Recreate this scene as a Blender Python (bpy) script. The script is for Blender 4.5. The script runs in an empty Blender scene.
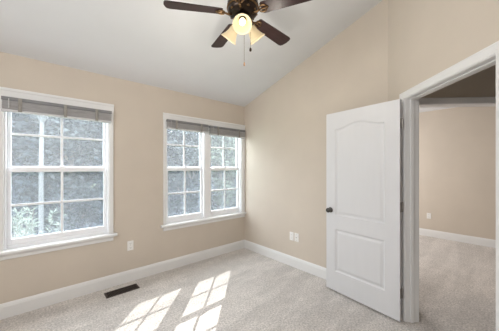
import bpy, bmesh, math, random
from mathutils import Vector, Matrix
from mathutils.geometry import tessellate_polygon

S = bpy.context.scene
COL = S.collection
R = math.radians

# ------------------------------------------------------------------ camera
cam_data = bpy.data.cameras.new('camera')
cam_data.sensor_width = 36.0
cam_data.lens = 236.0 / 499.0 * 36.0
cam_data.shift_y = 2.5 / 499.0
cam_data.clip_start = 0.02
cam = bpy.data.objects.new('camera', cam_data)
cam.location = (-2.733, -3.211, 1.42)
cam.rotation_euler = (R(90), 0, R(-41.63))
COL.objects.link(cam)
S.camera = cam

# ------------------------------------------------------------------ light
S.view_settings.view_transform = 'Standard'
S.view_settings.look = 'None'
S.view_settings.gamma = 1.0
S.view_settings.use_curve_mapping = False
S.view_settings.exposure = 0.66

w = bpy.data.worlds.new('sky')
S.world = w
w.use_nodes = True
wb = w.node_tree.nodes['Background']
wb.inputs[0].default_value = (0.86, 0.93, 1.0, 1)
wb.inputs[1].default_value = 6.0

def lamp(name, kind, loc, energy, color=(1, 1, 1), aim=None, **kw):
    d = bpy.data.lights.new(name, kind)
    d.energy = energy
    d.color = color
    for k, v in kw.items():
        setattr(d, k, v)
    o = bpy.data.objects.new(name, d)
    o.location = loc
    if aim is not None:
        o.rotation_euler = Vector(aim).to_track_quat('-Z', 'Y').to_euler()
    COL.objects.link(o)
    return o

lamp('sun', 'SUN', (6, 8, 10), 5.2, (1.0, 0.97, 0.94), (-0.93, -1.0, -1.16), angle=R(0.3))
# soft area lamp added out of view at the side wall to fill the bedroom
lamp('room_fill', 'AREA', (-4.1, -2.2, 1.9), 42.0, (0.98, 0.99, 1.0), (1, 0.05, -0.35), shape='RECTANGLE', size=1.8, size_y=1.7)
lamp('far_room_fill', 'AREA', (1.9, -0.35, 1.6), 36.0, (1.0, 0.98, 0.96), (0.15, -1, -0.25), shape='RECTANGLE', size=1.6, size_y=1.5)  # unseen area lamp added to brighten the far room
for nm, px, sx in (('portal_narrow', -2.5525, 0.88), ('portal_wide', -0.75, 1.36)):
    p = lamp(nm, 'AREA', (px, 0.17, 1.38), 1.0, (1, 1, 1), (0, -1, 0), shape='RECTANGLE', size=sx, size_y=1.5)
    p.data.cycles.is_portal = True

# ------------------------------------------------------------------ materials
def mat(name, color, rough=0.6, metal=0.0, spec=0.5, emit=None, estr=0.0):
    m = bpy.data.materials.new(name)
    m.use_nodes = True
    b = m.node_tree.nodes['Principled BSDF']
    b.inputs['Base Color'].default_value = (*color, 1)
    b.inputs['Roughness'].default_value = rough
    b.inputs['Metallic'].default_value = metal
    b.inputs['Specular IOR Level'].default_value = spec
    if emit:
        b.inputs['Emission Color'].default_value = (*emit, 1)
        b.inputs['Emission Strength'].default_value = estr
    return m

def noisy(m, scale, amount, bump=0.0, bscale=None, detail=4.0, stretch=None):
    """vary the colour of a material a little with noise and give it a bump"""
    nt = m.node_tree
    b = nt.nodes['Principled BSDF']
    col = b.inputs['Base Color'].default_value[:3]
    tc = nt.nodes.new('ShaderNodeTexCoord')
    src = tc.outputs['Object']
    if stretch:
        mp = nt.nodes.new('ShaderNodeMapping')
        mp.inputs['Scale'].default_value = stretch
        nt.links.new(src, mp.inputs[0])
        src = mp.outputs[0]
    n = nt.nodes.new('ShaderNodeTexNoise')
    n.inputs['Scale'].default_value = scale
    n.inputs['Detail'].default_value = detail
    nt.links.new(src, n.inputs['Vector'])
    r = nt.nodes.new('ShaderNodeValToRGB')
    r.color_ramp.elements[0].position = 0.3
    r.color_ramp.elements[1].position = 0.7
    r.color_ramp.elements[0].color = (*[c * (1 - amount) for c in col], 1)
    r.color_ramp.elements[1].color = (*[min(1, c * (1 + amount)) for c in col], 1)
    nt.links.new(n.outputs['Fac'], r.inputs[0])
    nt.links.new(r.outputs[0], b.inputs['Base Color'])
    if bump:
        n2 = nt.nodes.new('ShaderNodeTexNoise')
        n2.inputs['Scale'].default_value = bscale or scale
        n2.inputs['Detail'].default_value = 6
        nt.links.new(src, n2.inputs['Vector'])
        bp = nt.nodes.new('ShaderNodeBump')
        bp.inputs['Strength'].default_value = bump
        bp.inputs['Distance'].default_value = 0.01
        nt.links.new(n2.outputs['Fac'], bp.inputs['Height'])
        nt.links.new(bp.outputs[0], b.inputs['Normal'])
    return m

M = {}
M['wall'] = noisy(mat('beige_wall_paint', (0.625, 0.556, 0.478), 0.75, spec=0.25), 3, 0.02, 0.05, 220)
M['ceiling'] = noisy(mat('white_ceiling_paint', (0.725, 0.735, 0.755), 0.85, spec=0.2), 4, 0.01, 0.04, 200)
M['trim'] = noisy(mat('white_trim_paint', (0.80, 0.80, 0.80), 0.35), 5, 0.01)
M['door'] = noisy(mat('white_door_paint', (0.69, 0.695, 0.715), 0.4), 6, 0.01, 0.05, 120, stretch=(3, 3, 0.4))
M['vinyl'] = noisy(mat('white_window_vinyl', (0.90, 0.91, 0.94), 0.3), 5, 0.01)
M['plate'] = noisy(mat('white_plastic', (0.85, 0.84, 0.82), 0.3), 40, 0.01)
M['slot'] = noisy(mat('dark_socket_slots', (0.08, 0.075, 0.07), 0.6), 40, 0.05)
M['bronze'] = noisy(mat('dark_bronze', (0.045, 0.032, 0.025), 0.3, 0.85), 18, 0.25)
M['brass'] = noisy(mat('antique_brass', (0.20, 0.12, 0.06), 0.34, 0.9), 25, 0.2)
M['walnut'] = noisy(mat('dark_walnut_veneer', (0.026, 0.011, 0.011), 0.38, spec=0.3), 14, 0.45, stretch=(1.0, 9.0, 9.0))
M['chain'] = noisy(mat('old_brass_chain', (0.16, 0.11, 0.07), 0.4, 0.8), 60, 0.2)
M['woodfob'] = noisy(mat('brown_wood_pull', (0.25, 0.13, 0.06), 0.4), 40, 0.2)
M['nickel'] = noisy(mat('dark_pewter', (0.09, 0.085, 0.08), 0.28, 0.9), 30, 0.1)
M['steel'] = noisy(mat('satin_nickel', (0.42, 0.40, 0.37), 0.35, 0.9), 30, 0.1)
M['register'] = noisy(mat('brown_enamelled_metal', (0.055, 0.038, 0.03), 0.45, 0.3), 30, 0.15)
M['hole'] = noisy(mat('duct_black', (0.01, 0.009, 0.008), 0.9), 30, 0.1)
M['slats'] = noisy(mat('grey_wood_slats', (0.48, 0.47, 0.475), 0.55), 8, 0.3, stretch=(0.8, 10, 40))
M['headrail'] = noisy(mat('grey_headrail', (0.22, 0.22, 0.23), 0.5), 8, 0.1)
M['railbar'] = noisy(mat('pale_grey_bottom_rail', (0.60, 0.60, 0.61), 0.5), 8, 0.12, stretch=(1, 8, 8))
M['tape'] = noisy(mat('tan_ladder_tape', (0.29, 0.275, 0.25), 0.8), 60, 0.1)
M['bark'] = noisy(mat('grey_bark', (0.20, 0.17, 0.15), 0.9), 6, 0.3, 0.4, 14, stretch=(1, 1, 0.2))
M['palebark'] = noisy(mat('pale_bark', (0.12, 0.125, 0.13), 0.9), 6, 0.15, 0.4, 14, stretch=(1, 1, 0.2))
M['lawn'] = noisy(mat('lawn', (0.14, 0.20, 0.10), 0.95), 2.5, 0.35, 0.3, 30)
M['bulb'] = mat('lit_bulb', (1, 0.9, 0.7), 0.4, emit=(1.0, 0.84, 0.55), estr=1.3)
M['shade'] = mat('frosted_lamp_glass', (0.40, 0.33, 0.21), 0.35, emit=(1.0, 0.80, 0.48), estr=0.22)

def carpet_mat():
    m = mat('grey_beige_carpet', (0.50, 0.465, 0.43), 1.0, spec=0.05)
    nt = m.node_tree
    L = nt.links.new
    b = nt.nodes['Principled BSDF']
    b.inputs['Sheen Weight'].default_value = 0.15
    tc = nt.nodes.new('ShaderNodeTexCoord')
    def noise(scale, detail, rough=0.6, vec=None):
        n = nt.nodes.new('ShaderNodeTexNoise')
        n.inputs['Scale'].default_value = scale
        n.inputs['Detail'].default_value = detail
        n.inputs['Roughness'].default_value = rough
        L(vec or tc.outputs['Object'], n.inputs['Vector'])
        return n
    fine = noise(60, 4, 0.8)
    mid = noise(7, 4)
    # vacuum strokes left in the pile
    mp = nt.nodes.new('ShaderNodeMapping')
    mp.inputs['Rotation'].default_value = (0, 0, R(8))
    mp.inputs['Scale'].default_value = (0.6, 3.0, 1)
    L(tc.outputs['Object'], mp.inputs[0])
    stroke = noise(1.6, 2, 0.5, mp.outputs[0])
    r1 = nt.nodes.new('ShaderNodeValToRGB')
    r1.color_ramp.elements[0].position = 0.34
    r1.color_ramp.elements[1].position = 0.66
    r1.color_ramp.elements[0].color = (0.39, 0.362, 0.338, 1)
    r1.color_ramp.elements[1].color = (0.87, 0.815, 0.775, 1)
    L(fine.outputs['Fac'], r1.inputs[0])
    def shade_by(n, lo, hi, prev, p0=0.38, p1=0.62):
        r = nt.nodes.new('ShaderNodeValToRGB')
        r.color_ramp.elements[0].position = p0
        r.color_ramp.elements[1].position = p1
        r.color_ramp.elements[0].color = (lo, lo, lo, 1)
        r.color_ramp.elements[1].color = (hi, hi, hi, 1)
        L(n.outputs['Fac'], r.inputs[0])
        x = nt.nodes.new('ShaderNodeMix')
        x.data_type = 'RGBA'
        x.blend_type = 'MULTIPLY'
        x.inputs[0].default_value = 1.0
        L(prev, x.inputs[6])
        L(r.outputs[0], x.inputs[7])
        return x.outputs[2]
    c = shade_by(mid, 0.94, 1.04, r1.outputs[0])
    c = shade_by(stroke, 0.93, 1.05, c, 0.44, 0.56)
    L(c, b.inputs['Base Color'])
    bp = nt.nodes.new('ShaderNodeBump')
    bp.inputs['Strength'].default_value = 0.7
    bp.inputs['Distance'].default_value = 0.012
    L(fine.outputs['Fac'], bp.inputs['Height'])
    L(bp.outputs[0], b.inputs['Normal'])
    return m
M['carpet'] = carpet_mat()

def glass_mat():
    m = bpy.data.materials.new('window_glass')
    m.use_nodes = True
    nt = m.node_tree
    nt.nodes.remove(nt.nodes['Principled BSDF'])
    out = nt.nodes['Material Output']
    t = nt.nodes.new('ShaderNodeBsdfTransparent')
    t.inputs[0].default_value = (0.97, 0.985, 0.985, 1)
    g = nt.nodes.new('ShaderNodeBsdfGlossy')
    g.inputs['Roughness'].default_value = 0.02
    d = nt.nodes.new('ShaderNodeBsdfTranslucent')
    d.inputs[0].default_value = (0.9, 0.93, 1.0, 1)
    a = nt.nodes.new('ShaderNodeMixShader')
    a.inputs[0].default_value = 0.05
    nt.links.new(t.outputs[0], a.inputs[1])
    nt.links.new(g.outputs[0], a.inputs[2])
    h = nt.nodes.new('ShaderNodeMixShader')      # pale haze mixed into the panes for the washed-out view
    n = nt.nodes.new('ShaderNodeTexNoise')
    n.inputs['Scale'].default_value = 5
    mr = nt.nodes.new('ShaderNodeMapRange')
    mr.inputs[3].default_value = 0.03
    mr.inputs[4].default_value = 0.06
    nt.links.new(n.outputs['Fac'], mr.inputs[0])
    nt.links.new(mr.outputs[0], h.inputs[0])
    nt.links.new(a.outputs[0], h.inputs[1])
    nt.links.new(d.outputs[0], h.inputs[2])
    nt.links.new(h.outputs[0], out.inputs[0])
    return m
M['glass'] = glass_mat()

def screen_mat():
    m = bpy.data.materials.new('insect_screen_mesh')
    m.use_nodes = True
    nt = m.node_tree
    nt.nodes.remove(nt.nodes['Principled BSDF'])
    out = nt.nodes['Material Output']
    t = nt.nodes.new('ShaderNodeBsdfTransparent')
    d = nt.nodes.new('ShaderNodeBsdfDiffuse')
    d.inputs[0].default_value = (0.22, 0.26, 0.32, 1)
    a = nt.nodes.new('ShaderNodeMixShader')
    n = nt.nodes.new('ShaderNodeTexNoise')
    n.inputs['Scale'].default_value = 600
    mr = nt.nodes.new('ShaderNodeMapRange')
    mr.inputs[3].default_value = 0.11
    mr.inputs[4].default_value = 0.17
    nt.links.new(n.outputs['Fac'], mr.inputs[0])
    nt.links.new(mr.outputs[0], a.inputs[0])
    nt.links.new(t.outputs[0], a.inputs[1])
    nt.links.new(d.outputs[0], a.inputs[2])
    nt.links.new(a.outputs[0], out.inputs[0])
    return m
M['screen'] = screen_mat()

def leaf_mat(name, color, var=0.6):
    m = bpy.data.materials.new(name)
    m.use_nodes = True
    nt = m.node_tree
    nt.nodes.remove(nt.nodes['Principled BSDF'])
    out = nt.nodes['Material Output']
    n = nt.nodes.new('ShaderNodeNewGeometry')
    r = nt.nodes.new('ShaderNodeValToRGB')
    r.color_ramp.elements[0].position = 0.25
    r.color_ramp.elements[1].position = 0.95
    r.color_ramp.elements[0].color = (*[c * (1 - var) for c in color], 1)
    r.color_ramp.elements[1].color = (*[c * (1 + 2.2 * var) for c in color], 1)
    nt.links.new(n.outputs['Random Per Island'], r.inputs[0])
    d = nt.nodes.new('ShaderNodeBsdfDiffuse')
    t = nt.nodes.new('ShaderNodeBsdfTranslucent')
    nt.links.new(r.outputs[0], d.inputs[0])
    nt.links.new(r.outputs[0], t.inputs[0])
    x = nt.nodes.new('ShaderNodeMixShader')
    x.inputs[0].default_value = 0.4
    nt.links.new(d.outputs[0], x.inputs[1])
    nt.links.new(t.outputs[0], x.inputs[2])
    nt.links.new(x.outputs[0], out.inputs[0])
    return m
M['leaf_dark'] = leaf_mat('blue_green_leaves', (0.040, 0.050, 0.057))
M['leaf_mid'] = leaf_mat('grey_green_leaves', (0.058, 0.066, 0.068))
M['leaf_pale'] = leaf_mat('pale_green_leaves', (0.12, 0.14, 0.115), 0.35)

# ------------------------------------------------------------------ helpers
def tag(o, label=None, cat=None, group=None, kind=None):
    if label: o['label'] = label
    if cat: o['category'] = cat
    if group: o['group'] = group
    if kind: o['kind'] = kind
    return o

def empty(name, loc=(0, 0, 0), rz=0.0):
    o = bpy.data.objects.new(name, None)
    o.location = loc
    o.rotation_euler = (0, 0, rz)
    o.empty_display_size = 0.1
    COL.objects.link(o)
    return o

def build(name, bm, m, parent=None, bevel=0.0, smooth=False, seg=2):
    bmesh.ops.recalc_face_normals(bm, faces=bm.faces)
    me = bpy.data.meshes.new(name)
    if smooth:
        for f in bm.faces:
            f.smooth = True
    bm.to_mesh(me)
    bm.free()
    me.materials.append(m)
    o = bpy.data.objects.new(name, me)
    COL.objects.link(o)
    if parent: o.parent = parent
    if bevel:
        b = o.modifiers.new('bevel', 'BEVEL')
        b.width = bevel
        b.segments = seg
        b.limit_method = 'ANGLE'
        b.angle_limit = R(40)
    return o

def box(bm, x0, x1, y0, y1, z0, z1, mtx=None):
    r = bmesh.ops.create_cube(bm, size=1.0)
    vs = r['verts']
    c = Vector(((x0 + x1) / 2, (y0 + y1) / 2, (z0 + z1) / 2))
    s = Vector((abs(x1 - x0), abs(y1 - y0), abs(z1 - z0)))
    for v in vs:
        v.co = Vector((v.co.x * s.x, v.co.y * s.y, v.co.z * s.z)) + c
        if mtx is not None: v.co = mtx @ v.co
    return vs

def prism(bm, foot, zb, zt):
    """upright prism over a footprint; zt a number or a function of (x, y)"""
    f = zt if callable(zt) else (lambda x, y: zt)
    lo = [bm.verts.new((x, y, zb)) for x, y in foot]
    hi = [bm.verts.new((x, y, f(x, y))) for x, y in foot]
    n = len(foot)
    bm.faces.new(lo[::-1])
    bm.faces.new(hi)
    for i in range(n):
        bm.faces.new((lo[i], lo[(i + 1) % n], hi[(i + 1) % n], hi[i]))

def extrude(bm, prof, p0, p1, right, up=Vector((0, 0, 1))):
    """sweep a closed 2D profile (a along right, b along up) from p0 to p1"""
    p0, p1, right, up = Vector(p0), Vector(p1), Vector(right), Vector(up)
    A = [bm.verts.new(p0 + right * a + up * b) for a, b in prof]
    B = [bm.verts.new(p1 + right * a + up * b) for a, b in prof]
    n = len(prof)
    bm.faces.new(A[::-1]); bm.faces.new(B)
    for i in range(n):
        bm.faces.new((A[i], A[(i + 1) % n], B[(i + 1) % n], B[i]))

def lathe(bm, prof, n=24, mtx=None, close=True):
    rings = []
    for r, z in prof:
        ring = []
        for i in range(n):
            a = 2 * math.pi * i / n
            v = Vector((r * math.cos(a), r * math.sin(a), z))
            if mtx is not None: v = mtx @ v
            ring.append(bm.verts.new(v))
        rings.append(ring)
    for a, b in zip(rings, rings[1:]):
        for i in range(n):
            bm.faces.new((a[i], a[(i + 1) % n], b[(i + 1) % n], b[i]))
    if close:
        bm.faces.new(rings[0][::-1]); bm.faces.new(rings[-1])

def tube(bm, pts, r, n=8):
    pts = [Vector(p) for p in pts]
    rs = r if isinstance(r, (list, tuple)) else [r] * len(pts)
    rings = []
    for i, p in enumerate(pts):
        d = (pts[min(i + 1, len(pts) - 1)] - pts[max(i - 1, 0)]).normalized()
        a = d.orthogonal().normalized() if abs(d.z) > 0.9 or i == 0 and True else d.orthogonal().normalized()
        b = d.cross(a)
        rings.append([bm.verts.new(p + (a * math.cos(2 * math.pi * k / n) + b * math.sin(2 * math.pi * k / n)) * rs[i]) for k in range(n)])
    for a, b in zip(rings, rings[1:]):
        for k in range(n):
            bm.faces.new((a[k], a[(k + 1) % n], b[(k + 1) % n], b[k]))
    bm.faces.new(rings[0][::-1]); bm.faces.new(rings[-1])

NB = bmesh.new
Q = 0.70710678
def D(s, o, z=None):
    """diagonal doorway wall: s along it from the corner, o outwards from the room face"""
    x, y = -Q * s + Q * o, -2.325 - Q * s - Q * o
    return (x, y) if z is None else Vector((x, y, z))
SLOPE = 0.306
def ceil_z(x, y): return 2.513 - SLOPE * y

# ------------------------------------------------------------------ the room shell
bm = NB(); box(bm, -4.35, 3.47, -6.2, 0.15, -0.12, 0.0)
tag(build('floor', bm, M['carpet']), 'grey beige carpet covering the bedroom floor and running through the doorway', 'floor', kind='structure')

# windows: (inner opening x0, x1)
WZ0, WZ1 = 0.60, 2.13
W1 = (-2.99, -2.115)
W2 = (-1.430, -0.075)
bm = NB()
for x0, x1, z0, z1 in ((-4.35, W1[0], 0, 3), (W1[1], W2[0], 0, 3), (W2[1], 0.15, 0, 3),
                       (*W1, 0, WZ0), (*W1, WZ1, 3), (*W2, 0, WZ0), (*W2, WZ1, 3)):
    zt = (lambda x, y: 2.53) if z1 == 3 else (lambda x, y: z1)
    prism(bm, [(x0, 0), (x1, 0), (x1, 0.115), (x0, 0.115)], z0, (2.53 if z1 == 3 else z1))
tag(build('wall_left', bm, M['wall']), 'beige wall with the two white windows', 'wall', kind='structure')

over = lambda x, y: ceil_z(x, y) + 0.03
bm = NB(); prism(bm, [(0, 0), (0.13, 0), (0.13, -2.455), (0, -2.325)], 0, over)
tag(build('wall_back', bm, M['wall']), 'beige gable wall running from window corner to behind the open door', 'wall', kind='structure')

S0, S1, HEAD = 0.302, 1.152, 2.056         # jamb faces and head of the doorway
SE = 2.015
bm = NB()
T = 0.12
for a, b, z in ((0, S0 - 0.018, 0), (S0 - 0.018, S1 + 0.018, HEAD + 0.018), (S1 + 0.018, SE, 0)):
    prism(bm, [D(a, 0), D(b, 0), D(b, T), D(a, T)], z, over)
tag(build('wall_right', bm, M['wall']), 'beige angled wall above and around the open doorway', 'wall', kind='structure')

fx, fy = D(SE, 0)
bm = NB(); prism(bm, [(-4.35, fy), (fx, fy), (fx, fy - 0.13), (-4.35, fy - 0.13)], 0, over)
tag(build('wall_front', bm, M['wall']), 'beige wall behind the camera', 'wall', kind='structure')
bm = NB(); prism(bm, [(-4.35, 0), (-4.2, 0), (-4.2, fy), (-4.35, fy)], 0, over)
tag(build('wall_side', bm, M['wall']), 'beige wall left of the two windows', 'wall', kind='structure')

bm = NB()
A = [(-4.35, 0.15), (0.13, 0.15), (0.13, -3.95), (-4.35, -3.95)]
lo = [bm.verts.new((x, y, ceil_z(x, y))) for x, y in A]
hi = [bm.verts.new((x, y, ceil_z(x, y) + 0.12)) for x, y in A]
bm.faces.new(lo); bm.faces.new(hi[::-1])
for i in range(4): bm.faces.new((lo[i], lo[(i + 1) % 4], hi[(i + 1) % 4], hi[i]))
tag(build('ceiling', bm, M['ceiling']), 'white sloped ceiling rising away from the window wall', 'ceiling', kind='structure')

# the small hall and the bedroom beyond the doorway
HS, HO0, HO1, HH = 0.09, 0.215, 1.14, 2.057
bm = NB()
for a, b, z in ((T, HO0 - 0.018, 0), (HO0 - 0.018, HO1 + 0.018, HH + 0.018), (HO1 + 0.018, 2.6, 0)):
    prism(bm, [D(HS, a), D(HS, b), D(HS - 0.12, b), D(HS - 0.12, a)], z, 2.6)
tag(build('wall_hall', bm, M['wall']), 'shaded beige hall wall over the second doorway', 'wall', kind='structure')
bm = NB(); prism(bm, [D(HS, 2.0), D(2.2, 2.0), D(2.2, 2.1), D(HS, 2.1)], 0, 2.6)
prism(bm, [D(2.0, T), D(2.1, T), D(2.1, 2.0), D(2.0, 2.0)], 0, 2.6)
tag(build('wall_hall_end', bm, M['wall']), 'beige end walls of the hall', 'wall', kind='structure')
FX = 3.32
bm = NB(); prism(bm, [(FX, 0.15), (FX + 0.13, 0.15), (FX + 0.13, -6.2), (FX, -6.2)], 0, 2.6)
tag(build('wall_far', bm, M['wall']), 'beige far wall of the room seen through the doorway', 'wall', kind='structure')
bm = NB(); prism(bm, [(0.15, 0.0), (FX, 0.0), (FX, 0.15), (0.15, 0.15)], 0, 2.6)
prism(bm, [(0.4, -6.07), (FX, -6.07), (FX, -6.2), (0.4, -6.2)], 0, 2.6)
tag(build('wall_far_side', bm, M['wall']), 'beige side walls of the room beyond the doorway', 'wall', kind='structure')
bm = NB(); prism(bm, [(0.135, 0.15), (FX + 0.13, 0.15), (FX + 0.13, -6.2), (-1.2, -6.2), (-1.6, -4.1), D(1.6, 0.13), D(-0.06, 0.13), (0.135, -2.46)], 2.6, 2.7)
tag(build('ceiling_far', bm, M['ceiling']), 'white flat ceiling over the hall and far room', 'ceiling', kind='structure')
bm = NB(); prism(bm, [(0.4, -6.07), (0.4, -4.2), (0.3, -4.2), (0.3, -6.07)], 0, 2.6)
tag(build('wall_far_closet', bm, M['wall']), 'beige short wall of the far room', 'wall', kind='structure')

# baseboards
BB = [(0, 0), (0.016, 0), (0.016, 0.108), (0.013, 0.116), (0.013, 0.122), (0.009, 0.132), (0.005, 0.140), (0, 0.142)]
def baseboard(name, p0, p1, out, label):
    bm = NB(); extrude(bm, BB, p0, p1, out)
    return tag(build(name, bm, M['trim']), label, 'baseboard', kind='structure')
baseboard('baseboard_left', (-4.2, 0, 0), (-0.002, 0, 0), (0, -1, 0), 'white baseboard along the window wall')
baseboard('baseboard_back', (0, 0, 0), (0, -2.32, 0), (-1, 0, 0), 'white baseboard along the gable wall')
n_in = Vector((-Q, Q, 0))
baseboard('baseboard_right', D(0.02, 0, 0), D(S0 - 0.064, 0, 0), n_in, 'short white baseboard behind the open door')
baseboard('baseboard_right_near', D(S1 + 0.064, 0, 0), D(SE, 0, 0), n_in, 'white baseboard on the near side of the doorway')
baseboard('baseboard_far', (FX, 0, 0), (FX, -6.07, 0), (-1, 0, 0), 'white baseboard of the far room through the doorway')

# door frames: jamb lining with stop, and moulded casing on the room side
CAS = [(0, 0), (0.058, 0), (0.058, 0.017), (0.050, 0.019), (0.044, 0.016), (0.030, 0.013), (0.016, 0.009), (0.006, 0.009), (0, 0.006)]
def casing(bm, P, a, b, head, nrm, flip=1):
    """mitred casing round an opening: P(t, z) gives points on the wall face, a < b along it"""
    rev = 0.005
    path = []
    for off, h in CAS:
        path.append((off, h))
    rings = []
    for which in range(4):
        ring = []
        for off, h in path:
            e = rev + off
            t, z = ((a - e, 0), (a - e, head + e), (b + e, head + e), (b + e, 0))[which]
            ring.append(bm.verts.new(P(t, z) + nrm * h))
        rings.append(ring)
    n = len(path)
    for A_, B_ in zip(rings, rings[1:]):
        for i in range(n):
            bm.faces.new((A_[i], A_[(i + 1) % n], B_[(i + 1) % n], B_[i]))
    bm.faces.new(rings[0]); bm.faces.new(rings[-1][::-1])

def P1(t, z): return D(t, 0, z)
frame = empty('trim_1', D((S0 + S1) / 2, 0, 0))
tag(frame, 'white moulded frame of the open doorway', 'door frame', kind='structure')
def child(o, par):
    o.parent = par
    o.matrix_parent_inverse = par.matrix_basis.inverted()
    return o
bm = NB(); casing(bm, P1, S0, S1, HEAD, n_in); child(build('casing', bm, M['trim']), frame)
bm = NB()
for a, b, z0, z1 in ((S0 - 0.018, S0, 0, HEAD + 0.018), (S1, S1 + 0.018, 0, HEAD + 0.018), (S0, S1, HEAD, HEAD + 0.018)):
    prism(bm, [D(a, 0), D(b, 0), D(b, T), D(a, T)], z0, z1)
child(build('jamb', bm, M['trim'], bevel=0.002), frame)
bm = NB()
for a, b, z0, z1 in ((S0, S0 + 0.011, 0, HEAD), (S1 - 0.011, S1, 0, HEAD), (S0 + 0.011, S1 - 0.011, HEAD - 0.011, HEAD)):
    prism(bm, [D(a, 0.042), D(b, 0.042), D(b, 0.076), D(a, 0.076)], z0, z1)
child(build('door_stop', bm, M['trim'], bevel=0.003), frame)
def P1b(t, z): return D(t, T, z)
bm = NB(); casing(bm, P1b, S0, S1, HEAD, -n_in); child(build('hall_casing', bm, M['trim']), frame)
bm = NB(); prism(bm, [D(S1 - 0.0015, 0.004), D(S1, 0.004), D(S1, 0.032), D(S1 - 0.0015, 0.032)], 0.9, 0.96)
child(build('strike_plate', bm, M['steel']), frame)

frame2 = empty('trim_2', D(HS, (HO0 + HO1) / 2, 0))
tag(frame2, 'shaded white frame of the second doorway beyond the first', 'door frame', kind='structure')
def P2(t, z): return D(HS, t, z)
n_h = Vector((-Q, -Q, 0))
bm = NB(); casing(bm, P2, HO0, HO1, HH, n_h); child(build('casing', bm, M['trim']), frame2)
bm = NB()
for a, b, z0, z1 in ((HO0 - 0.018, HO0, 0, HH + 0.018), (HO1, HO1 + 0.018, 0, HH + 0.018), (HO0, HO1, HH, HH + 0.018)):
    prism(bm, [D(HS, a), D(HS, b), D(HS - 0.12, b), D(HS - 0.12, a)], z0, z1)
child(build('jamb', bm, M['trim'], bevel=0.002), frame2)

# ------------------------------------------------------------------ the door leaf
hx, hy = -0.282, -2.514
dx, dy = 0.1005, 0.9949
door = empty('door_1', (hx, hy, 0), math.atan2(dy, dx))
tag(door, 'white two panel door with arched upper panel standing open against the wall', 'door', kind='structure')
LW, LT, V0, V1 = 0.787, 0.035, 0.020, 2.050
# local frame: x along the leaf from the hinge, y = 0 the face towards the room, -y towards the gable wall
def panel_loops(a0, a1, b0, b1, arch):
    def loop(ins):
        x0, x1, z0, z1 = a0 + ins, a1 - ins, b0 + ins, b1 - ins
        pts = [(x0, z0), (x1, z0)]
        if not arch:
            return pts + [(x1, z1), (x0, z1)]
        n = 18
        for i in range(n + 1):
            t = i / n
            x = x1 + (x0 - x1) * t
            s = 2 * t - 1
            bump = 0.0 if abs(s) > 0.86 else 0.5 * (1 + math.cos(math.pi * s / 0.86))
            pts.append((x, z1 + arch * bump ** 0.8))
        return pts
    return loop
PANELS = [panel_loops(0.130, 0.668, 0.245, 0.727, 0), panel_loops(0.130, 0.668, 0.884, 1.862, 0.052)]
STEPS = [(0.0, 0.0), (0.004, -0.004), (0.013, -0.0095), (0.024, -0.0095), (0.040, -0.004), (0.046, -0.003)]
bm = NB()
def door_face(y, sgn):
    outer = [(0, V0), (LW, V0), (LW, V1), (0, V1)]
    holes = [p(0) for p in PANELS]
    loops3 = [[Vector((x, z, 0)) for x, z in l] for l in [outer] + holes]
    flat = [pt for l in loops3 for pt in l]
    vs = [bm.verts.new((p.x, y, p.y)) for p in flat]
    for tri in tessellate_polygon(loops3):
        bm.faces.new([vs[i] for i in tri])
    k = len(outer)
    for p, hl in zip(PANELS, holes):
        prev = vs[k:k + len(hl)]
        k += len(hl)
        for ins, dep in STEPS[1:]:
            cur = [bm.verts.new((x, y + sgn * dep, z)) for x, z in p(ins)]
            n = len(cur)
            for i in range(n):
                bm.faces.new((prev[i], prev[(i + 1) % n], cur[(i + 1) % n], cur[i]))
            prev = cur
        bm.faces.new(prev)
    return vs[:4]
fa = door_face(0.0, 1)
fb = door_face(-LT, -1)
for i in range(4):
    bm.faces.new((fa[i], fa[(i + 1) % 4], fb[(i + 1) % 4], fb[i]))
build('leaf', bm, M['door'], door)
def knob(sgn, y0):
    bm = NB()
    mx = Matrix.Translation((LW - 0.058, y0, 0.935)) @ Matrix.Rotation(R(-90 * sgn), 4, 'X')
    lathe(bm, [(0.0305, 0), (0.031, 0.004), (0.026, 0.008), (0.012, 0.010), (0.0105, 0.026), (0.016, 0.032), (0.025, 0.040), (0.0275, 0.050), (0.024, 0.058), (0.012, 0.0625)], 24, mx)
    tag(build('knob', bm, M['nickel'], door, smooth=True), 'dark pewter round knob')
knob(1, 0.0); knob(-1, -LT)
bm = NB(); box(bm, LW, LW + 0.0012, -0.029, -0.006, 0.905, 0.962)
build('latch_plate', bm, M['steel'], door)
for zc in (0.27, 1.06, 1.83):
    bm = NB()
    lathe(bm, [(0.0055, -0.045), (0.0055, -0.015), (0.0048, -0.0145), (0.0048, 0.0145), (0.0055, 0.015), (0.0055, 0.045), (0.003, 0.05)], 12, Matrix.Translation((-0.006, -LT - 0.004, zc)))
    box(bm, -0.0016, 0.0, -LT + 0.002, -0.004, zc - 0.045, zc + 0.045)
    tag(build('hinge', bm, M['steel'], door), 'satin nickel hinge')

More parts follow.
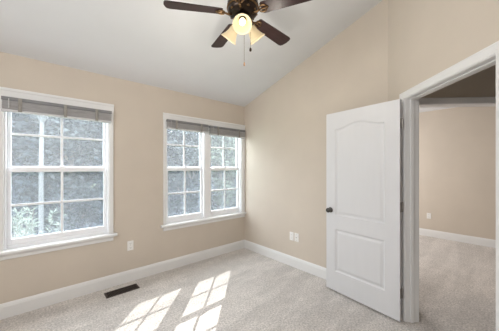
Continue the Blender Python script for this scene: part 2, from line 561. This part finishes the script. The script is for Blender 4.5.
# ------------------------------------------------------------------ windows
def sash(name, par, x0, x1, z0, z1, yc, stile, brail, trail):
    h = 0.014
    bm = NB()
    box(bm, x0, x0 + stile, yc - h, yc + h, z0, z1)
    box(bm, x1 - stile, x1, yc - h, yc + h, z0, z1)
    box(bm, x0 + stile, x1 - stile, yc - h, yc + h, z0, z0 + brail)
    box(bm, x0 + stile, x1 - stile, yc - h, yc + h, z1 - trail, z1)
    s = child(build(name, bm, M['vinyl'], bevel=0.003), par)
    gx0, gx1, gz0, gz1 = x0 + stile, x1 - stile, z0 + brail, z1 - trail
    bm = NB(); box(bm, gx0, gx1, yc - 0.002, yc + 0.002, gz0, gz1)
    g = build('pane', bm, M['glass']); child(g, s)
    bm = NB()
    xm, zm = (gx0 + gx1) / 2, (gz0 + gz1) / 2
    box(bm, xm - 0.011, xm + 0.011, yc - 0.007, yc + 0.007, gz0, gz1)
    box(bm, gx0, xm - 0.011, yc - 0.006, yc + 0.006, zm - 0.011, zm + 0.011)
    box(bm, xm + 0.011, gx1, yc - 0.006, yc + 0.006, zm - 0.011, zm + 0.011)
    child(build('muntin', bm, M['vinyl'], bevel=0.002), s)
    return s

def unit(par, x0, x1):
    fw = 0.018
    bm = NB()
    box(bm, x0, x0 + fw, 0.0, 0.115, 0.638, 2.13)
    box(bm, x1 - fw, x1, 0.0, 0.115, 0.638, 2.13)
    box(bm, x0 + fw, x1 - fw, 0.0, 0.115, 2.105, 2.13)
    box(bm, x0 + fw, x1 - fw, 0.03, 0.115, 0.638, 0.668)
    child(build('window_frame', bm, M['vinyl'], bevel=0.002), par)
    sash('upper_sash', par, x0 + fw, x1 - fw, 1.395, 2.105, 0.085, 0.032, 0.045, 0.035)
    lo = sash('lower_sash', par, x0 + fw, x1 - fw, 0.668, 1.425, 0.054, 0.032, 0.060, 0.046)
    xm = (x0 + x1) / 2
    bm = NB()
    box(bm, xm - 0.028, xm + 0.028, 0.034, 0.060, 1.425, 1.434)
    lathe(bm, [(0.011, 0), (0.011, 0.010), (0.008, 0.013)], 12, Matrix.Translation((xm, 0.047, 1.434)))
    box(bm, xm - 0.004, xm + 0.030, 0.041, 0.053, 1.436, 1.444)
    child(build('sash_lock', bm, M['vinyl']), lo)
    bm = NB(); box(bm, x0 + fw, x1 - fw, 0.105, 0.1065, 0.69, 1.40)
    sc = build('insect_screen', bm, M['screen']); child(sc, par)

def window(name, xs, units, cw, cwr, label):
    x0, x1 = xs
    e = empty(name, ((x0 + x1) / 2, 0, 0.638))
    tag(e, label, 'window', kind='structure')
    for a, b in units: unit(e, a, b)
    for (a, b), (c, d) in zip(units, units[1:]):
        bm = NB(); box(bm, b, c, -0.006, 0.115, 0.638, 2.13)
        child(build('mullion', bm, M['vinyl'], bevel=0.003), e)
    # side and head casing
    bm = NB()
    box(bm, x0 - cw, x0 + 0.002, -0.018, 0.0, 0.638, 2.092)
    box(bm, x1 - 0.002, x1 + cwr, -0.018, 0.0, 0.638, 2.092)
    extrude(bm, [(0, 2.092), (0.018, 2.092), (0.018, 2.150), (0.024, 2.156), (0.024, 2.172), (0.020, 2.180), (0, 2.180)], (x0 - cw - 0.004, 0, 0), (x1 + cwr + (0.004 if cwr > 0.06 or cwr == cw else 0), 0, 0), (0, -1, 0))
    child(build('window_casing', bm, M['trim'], bevel=0.0025), e)
    # stool with horns, small moulding below it
    r = x1 + cwr + 0.035 if x1 < -0.5 else -0.001
    l = x0 - cw - 0.035
    bm = NB()
    prof = [(-0.033, 0.606), (0.046, 0.606), (0.053, 0.612), (0.055, 0.622), (0.053, 0.632), (0.046, 0.638), (-0.033, 0.638)]
    extrude(bm, prof, (l, 0, 0), (r, 0, 0), (0, -1, 0))
    st = build('window_sill', bm, M['trim']); child(st, e)
    bm = NB()
    extrude(bm, [(0, 0.552), (0.012, 0.552), (0.016, 0.560), (0.018, 0.585), (0.032, 0.600), (0.036, 0.606), (0, 0.606)], (x0 - cw, 0, 0), (min(x1 + cwr, -0.002), 0, 0), (0, -1, 0))
    child(build('apron', bm, M['trim']), e)
    return e

window('window_1', W1, [W1], 0.042, 0.042, 'single double-hung white window on the left, four panes per sash')
window('window_2', W2, [(W2[0], -0.808), (-0.720, W2[1])], 0.036, 0.070, 'wide twin double-hung white window next to the room corner')

# ------------------------------------------------------------------ raised blinds
def blind(x0, x1, ztop, zbot, label, tapes):
    e = empty('window_blind', ((x0 + x1) / 2, -0.025, zbot))
    tag(e, label, 'blind', 'raised window blinds')
    y0, y1 = -0.064, -0.019
    bm = NB(); box(bm, x0, x1, y0 + 0.004, y1, ztop - 0.032, ztop)
    child(build('headrail', bm, M['headrail'], bevel=0.003), e)
    bm = NB()
    rnd = random.Random(int(-x0 * 1000))
    z = zbot + 0.026
    top = ztop - 0.034
    n = int((top - z) / 0.0052)
    for i in range(n):
        zz = z + (top - z) * i / n
        o = rnd.uniform(-0.003, 0.003)
        t = rnd.uniform(-0.003, 0.003)
        vs = box(bm, x0 + 0.004, x1 - 0.004, y0 + o, y1 - 0.004 + o, zz, zz + 0.0032)
        for v in vs:
            v.co.z += t * (v.co.x - x0) / (x1 - x0) * 0.5
    child(build('slat_stack', bm, M['slats']), e)
    bm = NB(); box(bm, x0 + 0.002, x1 - 0.002, y0 - 0.002, y1, zbot, zbot + 0.022)
    child(build('bottom_rail', bm, M['railbar'], bevel=0.004), e)
    for t in tapes:
        xt = x0 + (x1 - x0) * t
        bm = NB()
        pr = [(0, 0.0), (-0.004, 0.004)]
        box(bm, xt - 0.014, xt + 0.014, y0 - 0.0075, y0 - 0.0035, zbot + 0.004, ztop - 0.004)
        child(build('ladder_tape', bm, M['tape'], bevel=0.001), e)
    bm = NB()
    tube(bm, [(x0 + 0.05, y0 - 0.006, ztop - 0.02), (x0 + 0.051, y0 - 0.012, ztop - 0.06), (x0 + 0.051, y0 - 0.010, zbot + 0.03)], 0.003, 6)
    child(build('tilt_wand', bm, M['railbar']), e)
blind(-3.000, -2.098, 2.089, 1.950, 'grey slatted blind pulled up at the top of the left single window', (0.14, 0.52, 0.83))
blind(-1.432, -0.775, 2.089, 1.958, 'grey slatted blind pulled up over the left half of the twin window', (0.2, 0.8))
blind(-0.752, -0.030, 2.083, 1.938, 'grey slatted blind pulled up over the right half of the twin window', (0.2, 0.8))

# ------------------------------------------------------------------ ceiling fan
FXc, FYc, FZ = -1.516, -1.761, 2.657
fan = empty('ceiling_fan', (FXc, FYc, FZ))
tag(fan, 'dark bronze ceiling fan with five walnut blades and three lit glass shades', 'ceiling fan')
zc = ceil_z(FXc, FYc) - FZ
tilt = Matrix.Translation((0, 0, zc)) @ Matrix.Rotation(-math.atan(SLOPE), 4, 'X')
bm = NB(); lathe(bm, [(0.074, -0.001), (0.074, -0.012), (0.068, -0.030), (0.050, -0.052), (0.026, -0.064), (0.018, -0.068)], 28, tilt)
build('canopy', bm, M['bronze'], fan, smooth=True)
bm = NB(); lathe(bm, [(0.0125, 0.14), (0.0125, zc - 0.06)], 14); build('downrod', bm, M['bronze'], fan, smooth=True)
bm = NB()
lathe(bm, [(0.020, 0.165), (0.034, 0.160), (0.040, 0.140), (0.060, 0.128), (0.100, 0.112), (0.122, 0.090), (0.126, 0.060), (0.126, 0.045),
           (0.118, 0.040), (0.118, 0.034), (0.122, 0.028), (0.116, 0.004), (0.098, -0.014), (0.072, -0.024), (0.060, -0.026)], 36)
mo = build('motor_housing', bm, M['bronze'], fan, smooth=True)
bm = NB(); lathe(bm, [(0.120, 0.032), (0.1275, 0.034), (0.129, 0.038), (0.1275, 0.042), (0.120, 0.044)], 36, close=False); build('brass_band', bm, M['brass'], mo, smooth=True)
bm = NB(); lathe(bm, [(0.011, -0.004), (0.013, 0.0), (0.011, 0.006)], 10, Matrix.Translation((0.107, 0, 0.0)))
bs = build('vent_boss', bm, M['brass'], mo, smooth=True)
for k in range(1, 10):
    c = bs.copy(); COL.objects.link(c); c.parent = mo; c.rotation_euler = (0, 0, 2 * math.pi * k / 10)
bm = NB()
lathe(bm, [(0.052, -0.024), (0.062, -0.030), (0.064, -0.046), (0.058, -0.062), (0.064, -0.068), (0.066, -0.078), (0.054, -0.094), (0.030, -0.104), (0.012, -0.110), (0.009, -0.122), (0.004, -0.126)], 30)
build('switch_housing', bm, M['bronze'], fan, smooth=True)

def blade_outline():
    pts = []
    r0, r1 = 0.160, 0.60
    w0, w1 = 0.052, 0.066
    pts += [(r0, -w0 + 0.010), (r0 + 0.012, -w0)]
    pts += [(r1 - 0.030, -w1), (r1 - 0.010, -w1 + 0.008), (r1, -w1 + 0.026)]
    pts += [(r1 + 0.006, 0), (r1, w1 - 0.026), (r1 - 0.010, w1 - 0.008), (r1 - 0.030, w1)]
    pts += [(r0 + 0.012, w0), (r0, w0 - 0.010)]
    return pts
PH = R(46.5 - 41.63)
blades_first = None
for k in range(5):
    if blades_first is None:
        pitch = Matrix.Rotation(R(-12), 4, 'X')
        bm = NB()
        ol = blade_outline()
        lo_ = [bm.verts.new(pitch @ Vector((x, y, -0.003))) for x, y in ol]
        hi_ = [bm.verts.new(pitch @ Vector((x, y, 0.003))) for x, y in ol]
        bm.faces.new(lo_[::-1]); bm.faces.new(hi_)
        n = len(ol)
        for i in range(n): bm.faces.new((lo_[i], lo_[(i + 1) % n], hi_[(i + 1) % n], hi_[i]))
        b = build('blade', bm, M['walnut'], fan, bevel=0.0015)
        # open scrolled bracket that carries the blade
        bm = NB()
        tube(bm, [(0.088, 0, -0.012), (0.115, 0, -0.018), (0.130, 0, -0.014), (0.145, 0, -0.009)], [0.011, 0.009, 0.008, 0.007], 8)
        for s in (-1, 1):
            tube(bm, [pitch @ Vector(p) for p in ((0.138, 0, -0.009), (0.150, s * 0.020, -0.009), (0.168, s * 0.030, -0.008), (0.192, s * 0.027, -0.007), (0.208, s * 0.010, -0.007))], [0.006, 0.007, 0.007, 0.006, 0.005], 8)
        tube(bm, [pitch @ Vector(p) for p in ((0.142, 0, -0.009), (0.180, 0, -0.008), (0.216, 0, -0.007))], [0.007, 0.005, 0.006], 8)
        for x, y in ((0.176, 0.028), (0.176, -0.028), (0.210, 0.0)):
            lathe(bm, [(0.007, -0.012), (0.008, -0.009), (0.008, -0.004)], 10, pitch @ Matrix.Translation((x, y, 0)))
        ir = build('blade_iron', bm, M['brass'], b, smooth=True)
        blades_first = (b, ir)
        b.rotation_euler = (0, 0, PH)
    else:
        b = blades_first[0].copy(); COL.objects.link(b); b.parent = fan
        b.rotation_euler = (0, 0, PH + k * R(72))
        ir = blades_first[1].copy(); COL.objects.link(ir); ir.parent = b

# three bell shades on short arms
SH = [(0.020, 0.0), (0.0255, -0.004), (0.029, -0.020), (0.034, -0.045), (0.041, -0.068), (0.052, -0.090), (0.062, -0.104),
      (0.0595, -0.104), (0.049, -0.088), (0.038, -0.066), (0.031, -0.044), (0.026, -0.020), (0.022, -0.006)]
LPH = R(-90 - 41.63)
first = None
for k in range(3):
    ang = LPH + k * R(120)
    if first is None:
        neck = Vector((0.062, 0, -0.078))
        tl = Matrix.Translation(neck) @ Matrix.Rotation(R(-40), 4, 'Y') @ Matrix.Scale(1.17, 4)
        bm = NB()
        tube(bm, [(0.030, 0, -0.070), (0.048, 0, -0.066), (0.060, 0, -0.074), neck], [0.009, 0.008, 0.008, 0.010], 10)
        lathe(bm, [(0.010, 0.016), (0.024, 0.010), (0.0275, 0.0), (0.0285, -0.012), (0.026, -0.014)], 20, tl)
        a = build('lamp_arm', bm, M['bronze'], fan, smooth=True)
        bm = NB(); lathe(bm, SH, 32, tl, close=False)
        s = build('lamp_shade', bm, M['shade'], fan, smooth=True)
        bm = NB(); lathe(bm, [(0.012, -0.010), (0.013, -0.026), (0.020, -0.044), (0.0225, -0.058), (0.020, -0.072), (0.012, -0.082), (0.004, -0.085)], 18, tl)
        bu = build('bulb', bm, M['bulb'], s, smooth=True)
        first = (a, s, bu)
        a.rotation_euler = (0, 0, ang); s.rotation_euler = (0, 0, ang)
    else:
        a = first[0].copy(); COL.objects.link(a); a.parent = fan
        s = first[1].copy(); COL.objects.link(s); s.parent = fan
        bu = first[2].copy(); COL.objects.link(bu); bu.parent = s
        a.rotation_euler = (0, 0, ang); s.rotation_euler = (0, 0, ang)

for k in range(3):
    d = Matrix.Rotation(LPH + k * R(120), 4, 'Z') @ (tl @ Vector((0, 0, -0.30)))
    lamp('fan_bulb_light', 'POINT', (FXc + d.x, FYc + d.y, FZ + d.z), 3.2, (1.0, 0.93, 0.82), shadow_soft_size=0.045)

def chain(x, y, z0, z1, fobm, fob):
    bm = NB()
    n = int((z0 - z1) / 0.006)
    for i in range(n):
        bmesh.ops.create_icosphere(bm, subdivisions=1, radius=0.0020, matrix=Matrix.Translation((x, y, z0 - (z0 - z1) * i / n)))
    tube(bm, [(x, y, z0), (x, y, z1)], 0.0012, 6)
    c = build('pull_chain', bm, M['chain'], fan)
    bm = NB(); lathe(bm, fob, 12, Matrix.Translation((x, y, z1))); build('pull_knob', bm, fobm, c, smooth=True)
rt = Vector((0.7475, -0.6643, 0)); fw = Vector((0.6643, 0.7475, 0))
p = rt * 0.010 + fw * 0.058
chain(p.x, p.y, -0.05, -0.365, M['woodfob'], [(0.002, 0.004), (0.005, 0.0), (0.007, -0.016), (0.006, -0.026), (0.002, -0.030)])
p = rt * 0.062 + fw * 0.020
chain(p.x, p.y, -0.05, -0.268, M['bronze'], [(0.003, 0.006), (0.008, 0.0), (0.011, -0.012), (0.009, -0.022), (0.003, -0.026)])

# ------------------------------------------------------------------ plates on the walls, floor register
def plate(kind, loc, rz, label, cat='outlet'):
    e = empty(kind, loc, rz)          # local: x along the wall, -y into the room
    tag(e, label, cat)
    bm = NB(); box(bm, -0.036, 0.036, -0.006, 0.0, -0.060, 0.060)
    pl = build('cover_plate', bm, M['plate'], e, bevel=0.003)
    if kind == 'wall_outlet':
        for zc in (-0.026, 0.026):
            bm = NB(); box(bm, -0.017, 0.017, -0.0085, -0.006, zc - 0.0145, zc + 0.0145)
            so = build('socket', bm, M['plate'], e, bevel=0.002)
            bm = NB()
            box(bm, -0.0085, -0.006, -0.0088, -0.0080, zc - 0.003, zc + 0.008)
            box(bm, 0.006, 0.0085, -0.0088, -0.0080, zc - 0.002, zc + 0.007)
            box(bm, -0.0025, 0.0025, -0.0088, -0.0080, zc - 0.011, zc - 0.007)
            build('slots', bm, M['slot'], so)
        bm = NB(); lathe(bm, [(0.0035, 0), (0.003, 0.0015)], 10, Matrix.Translation((0, -0.006, 0)) @ Matrix.Rotation(R(90), 4, 'X'))
        build('screw', bm, M['steel'], e)
    else:
        bm = NB(); lathe(bm, [(0.0075, 0), (0.0075, 0.003), (0.0048, 0.003), (0.0048, 0.010)], 12, Matrix.Translation((0, -0.006, 0)) @ Matrix.Rotation(R(90), 4, 'X'))
        build('cable_socket', bm, M['steel'], e)
        for zc in (-0.042, 0.042):
            bm = NB(); lathe(bm, [(0.0035, 0), (0.003, 0.0015)], 10, Matrix.Translation((0, -0.006, zc)) @ Matrix.Rotation(R(90), 4, 'X'))
            build('screw', bm, M['steel'], e)
plate('wall_outlet', (-1.882, 0, 0.446), 0, 'white double outlet on the window wall between the two windows')
plate('wall_outlet', (0, -1.060, 0.432), R(-90), 'white double outlet on the gable wall, left of the cable plate')
plate('cable_plate', (0, -1.146, 0.432), R(-90), 'white cable socket plate on the gable wall, right of the outlet', 'wall plate')
plate('wall_outlet', (FX, -2.02, 0.425), R(-90), 'white double outlet on the far wall seen through the doorway')

reg = empty('floor_register', (-2.02, -0.195, 0.0))
tag(reg, 'dark brown metal floor vent in the carpet below the window wall', 'floor vent')
rw, rd = 0.172, 0.068
bm = NB()
for x0, x1, y0, y1 in ((-rw, rw, rd - 0.013, rd), (-rw, rw, -rd, -rd + 0.013), (-rw, -rw + 0.016, -rd + 0.013, rd - 0.013), (rw - 0.016, rw, -rd + 0.013, rd - 0.013)):
    box(bm, x0, x1, y0, y1, 0.0, 0.007)
build('register_frame', bm, M['register'], reg, bevel=0.002)
bm = NB(); box(bm, -rw + 0.01, rw - 0.01, -rd + 0.008, rd - 0.008, 0.0, 0.0012); build('duct_opening', bm, M['hole'], reg)
bm = NB()
for i in range(24):
    x = -rw + 0.022 + i * (2 * rw - 0.044) / 23
    box(bm, x - 0.0016, x + 0.0016, -rd + 0.012, rd - 0.012, 0.001, 0.0065)
box(bm, -rw + 0.015, rw - 0.015, -0.003, 0.003, 0.0015, 0.0067)
build('louvres', bm, M['register'], reg)

# ------------------------------------------------------------------ outside
GZ = -2.9
bm = NB(); box(bm, -150, 160, 0.6, 260, GZ - 0.2, GZ)
tag(build('ground_outside', bm, M['lawn']), 'lawn below the windows', 'ground', kind='structure')

def leaves(rnd, blobs, count, size, up=0.25):
    vs, fs = [], []
    tot = sum(b[3] ** 2 for b in blobs)
    for cx, cy, cz, r in blobs:
        n = int(count * r * r / tot)
        for _ in range(n):
            th = rnd.uniform(0, 2 * math.pi)
            u = rnd.uniform(-1, 1)
            rr = r * (0.55 + 0.45 * rnd.random()) * rnd.uniform(0.8, 1.12)
            q = math.sqrt(1 - u * u)
            p = Vector((cx + rr * q * math.cos(th), cy + rr * q * math.sin(th), cz + rr * u * 0.9))
            a = Vector((rnd.gauss(0, 1), rnd.gauss(0, 1), rnd.gauss(0, 0.6))).normalized()
            b = a.cross(Vector((rnd.gauss(0, 1), rnd.gauss(0, 1), rnd.gauss(0, 1)))).normalized()
            s = size * rnd.uniform(0.6, 1.3)
            k = len(vs)
            vs += [p - a * s, p + b * s * 0.45 + a * 0.1 * s, p + a * s, p - b * s * 0.45 + a * 0.1 * s]
            fs.append((k, k + 1, k + 2, k + 3))
    return vs, fs

def mesh_obj(name, vs, fs, m, parent):
    me = bpy.data.meshes.new(name)
    me.from_pydata([tuple(v) for v in vs], [], fs)
    me.materials.append(m)
    o = bpy.data.objects.new(name, me)
    COL.objects.link(o)
    o.parent = parent
    return o

def tree(seed, loc, h, w_, m, bark, count, size, label, group=None, low=0.25, name='leafy_tree'):
    rnd = random.Random(seed)
    e = empty(name, (loc[0], loc[1], GZ), rnd.uniform(0, 6.28))
    tag(e, label, 'tree', group)
    blobs = []
    for i in range(15):
        t = low + (1 - low) * (i + 0.5) / 15
        rad = w_ * math.sin(math.pi * min(1, (t - low) / (1 - low) * 0.75 + 0.22)) * 0.62
        th = i * 2.4 + rnd.uniform(-0.4, 0.4)
        blobs.append((rad * math.cos(th), rad * math.sin(th), h * t, w_ * rnd.uniform(0.38, 0.58)))
    vs, fs = leaves(rnd, blobs, count, size)
    mesh_obj('foliage', vs, fs, m, e)
    bm = NB()
    pts = [Vector((rnd.uniform(-0.05, 0.05) * i, rnd.uniform(-0.05, 0.05) * i, h * 0.85 * i / 6)) for i in range(7)]
    tube(bm, pts, [0.16 * h / 6 * (1 - 0.11 * i) for i in range(7)], 10)
    for i in range(1, 12):
        b = blobs[(i * 4) % 15]
        s = pts[min(5, 1 + i // 2)]
        mid = (s + Vector(b[:3])) / 2 + Vector((0, 0, 0.15))
        tube(bm, [s, mid, Vector(b[:3])], [0.05, 0.035, 0.012], 6)
    build('trunk', bm, bark, e, smooth=True)
    return e

far_label = 'grey green leafy tree in the far row beyond the two windows'
k = 0
for x, y, h in ((-7, 13, 8), (-3.4, 13.5, 8.4), (-0.2, 12.8, 7.6), (2.8, 13.6, 8.4), (5.8, 12.9, 7.7), (8.8, 13.4, 8.2), (12, 13, 8), (15.5, 13.5, 8.2)):
    tree(40 + k, (x, y), h, 2.2, M['leaf_dark'] if k % 2 else M['leaf_mid'], M['bark'], 9000, 0.23, far_label, 'trees in the far row outside', low=0.08)
    k += 1
near = [
    (-4.2, 8.2, 6.6, 'leaf_dark', 'dark tree outside behind the left edge of the single window'),
    (-1.9, 9.0, 6.9, 'leaf_mid', 'grey green tree outside filling the middle of the single window'),
    (0.2, 7.6, 6.6, 'leaf_dark', 'blue green tree outside behind the right panes of the single window'),
    (2.9, 8.0, 6.4, 'leaf_mid', 'grey green tree outside behind the left half of the twin window'),
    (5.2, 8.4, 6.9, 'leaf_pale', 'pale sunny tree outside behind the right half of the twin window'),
    (7.6, 7.8, 6.6, 'leaf_mid', 'grey green tree outside beyond the right edge of the twin window'),
]
for i, (x, y, h, m, lab) in enumerate(near):
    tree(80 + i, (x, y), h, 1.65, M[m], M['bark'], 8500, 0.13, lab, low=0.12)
# slender pale-stemmed tree and the feathery young tree low in the left window
def slender(seed, x, y, h, r, label):
    rnd = random.Random(seed)
    e = empty('slender_tree', (x, y, GZ))
    tag(e, label, 'tree')
    bm = NB()
    pts = [Vector((rnd.uniform(-0.02, 0.02), rnd.uniform(-0.02, 0.02), h * i / 8)) for i in range(9)]
    tube(bm, pts, [r * (1 - 0.05 * i) for i in range(9)], 10)
    blobs = []
    for i in range(7):
        th = i * 2.4
        c = Vector((0.8 * math.cos(th), 0.8 * math.sin(th), h * (0.86 + 0.03 * i)))
        tube(bm, [pts[6], (pts[6] + c) / 2 + Vector((0, 0, 0.3)), c], [0.03, 0.02, 0.01], 6)
        blobs.append((*c, 0.6))
    build('trunk', bm, M['palebark'], e, smooth=True)
    vs, fs = leaves(rnd, blobs, 1500, 0.09)
    mesh_obj('foliage', vs, fs, M['leaf_mid'], e)
slender(7, -2.69, 4.4, 7.2, 0.06, 'slender pale trunk behind the left panes of the single window')
e = empty('young_tree', (-2.95, 2.6, GZ))
tag(e, 'feathery pale green young tree low in the left corner of the single window', 'tree')
rnd = random.Random(5)
bm = NB()
vs, fs = [], []
for i in range(26):
    th = rnd.uniform(0, 6.28)
    d = rnd.uniform(0.05, 0.55)
    top = Vector((d * math.cos(th), d * math.sin(th), 3.48 - 0.4 * d + rnd.uniform(-0.35, 0.2)))
    base = Vector((top.x * 0.12, top.y * 0.12, 1.2))
    tube(bm, [base, (base * 0.45 + top * 0.55) + Vector((0, 0, 0.08)), top], [0.012, 0.008, 0.003], 5)
    for j in range(70):
        t = rnd.uniform(0.45, 1.02)
        p = base.lerp(top, t)
        a = Vector((rnd.gauss(0, 1), rnd.gauss(0, 1), abs(rnd.gauss(0.8, 0.5)))).normalized()
        b = a.orthogonal().normalized()
        s = 0.05 * rnd.uniform(0.7, 1.3)
        p = p + a * s
        kk = len(vs)
        vs += [p - a * s, p + b * s * 0.3, p + a * s, p - b * s * 0.3]
        fs.append((kk, kk + 1, kk + 2, kk + 3))
tube(bm, [(0, 0, 0), (0.02, 0.01, 0.7), (0, 0, 1.3)], [0.04, 0.032, 0.025], 8)
build('stems', bm, M['bark'], e)
mesh_obj('foliage', vs, fs, leaf_mat('feathery_leaves', (0.20, 0.235, 0.20), 0.3), e)
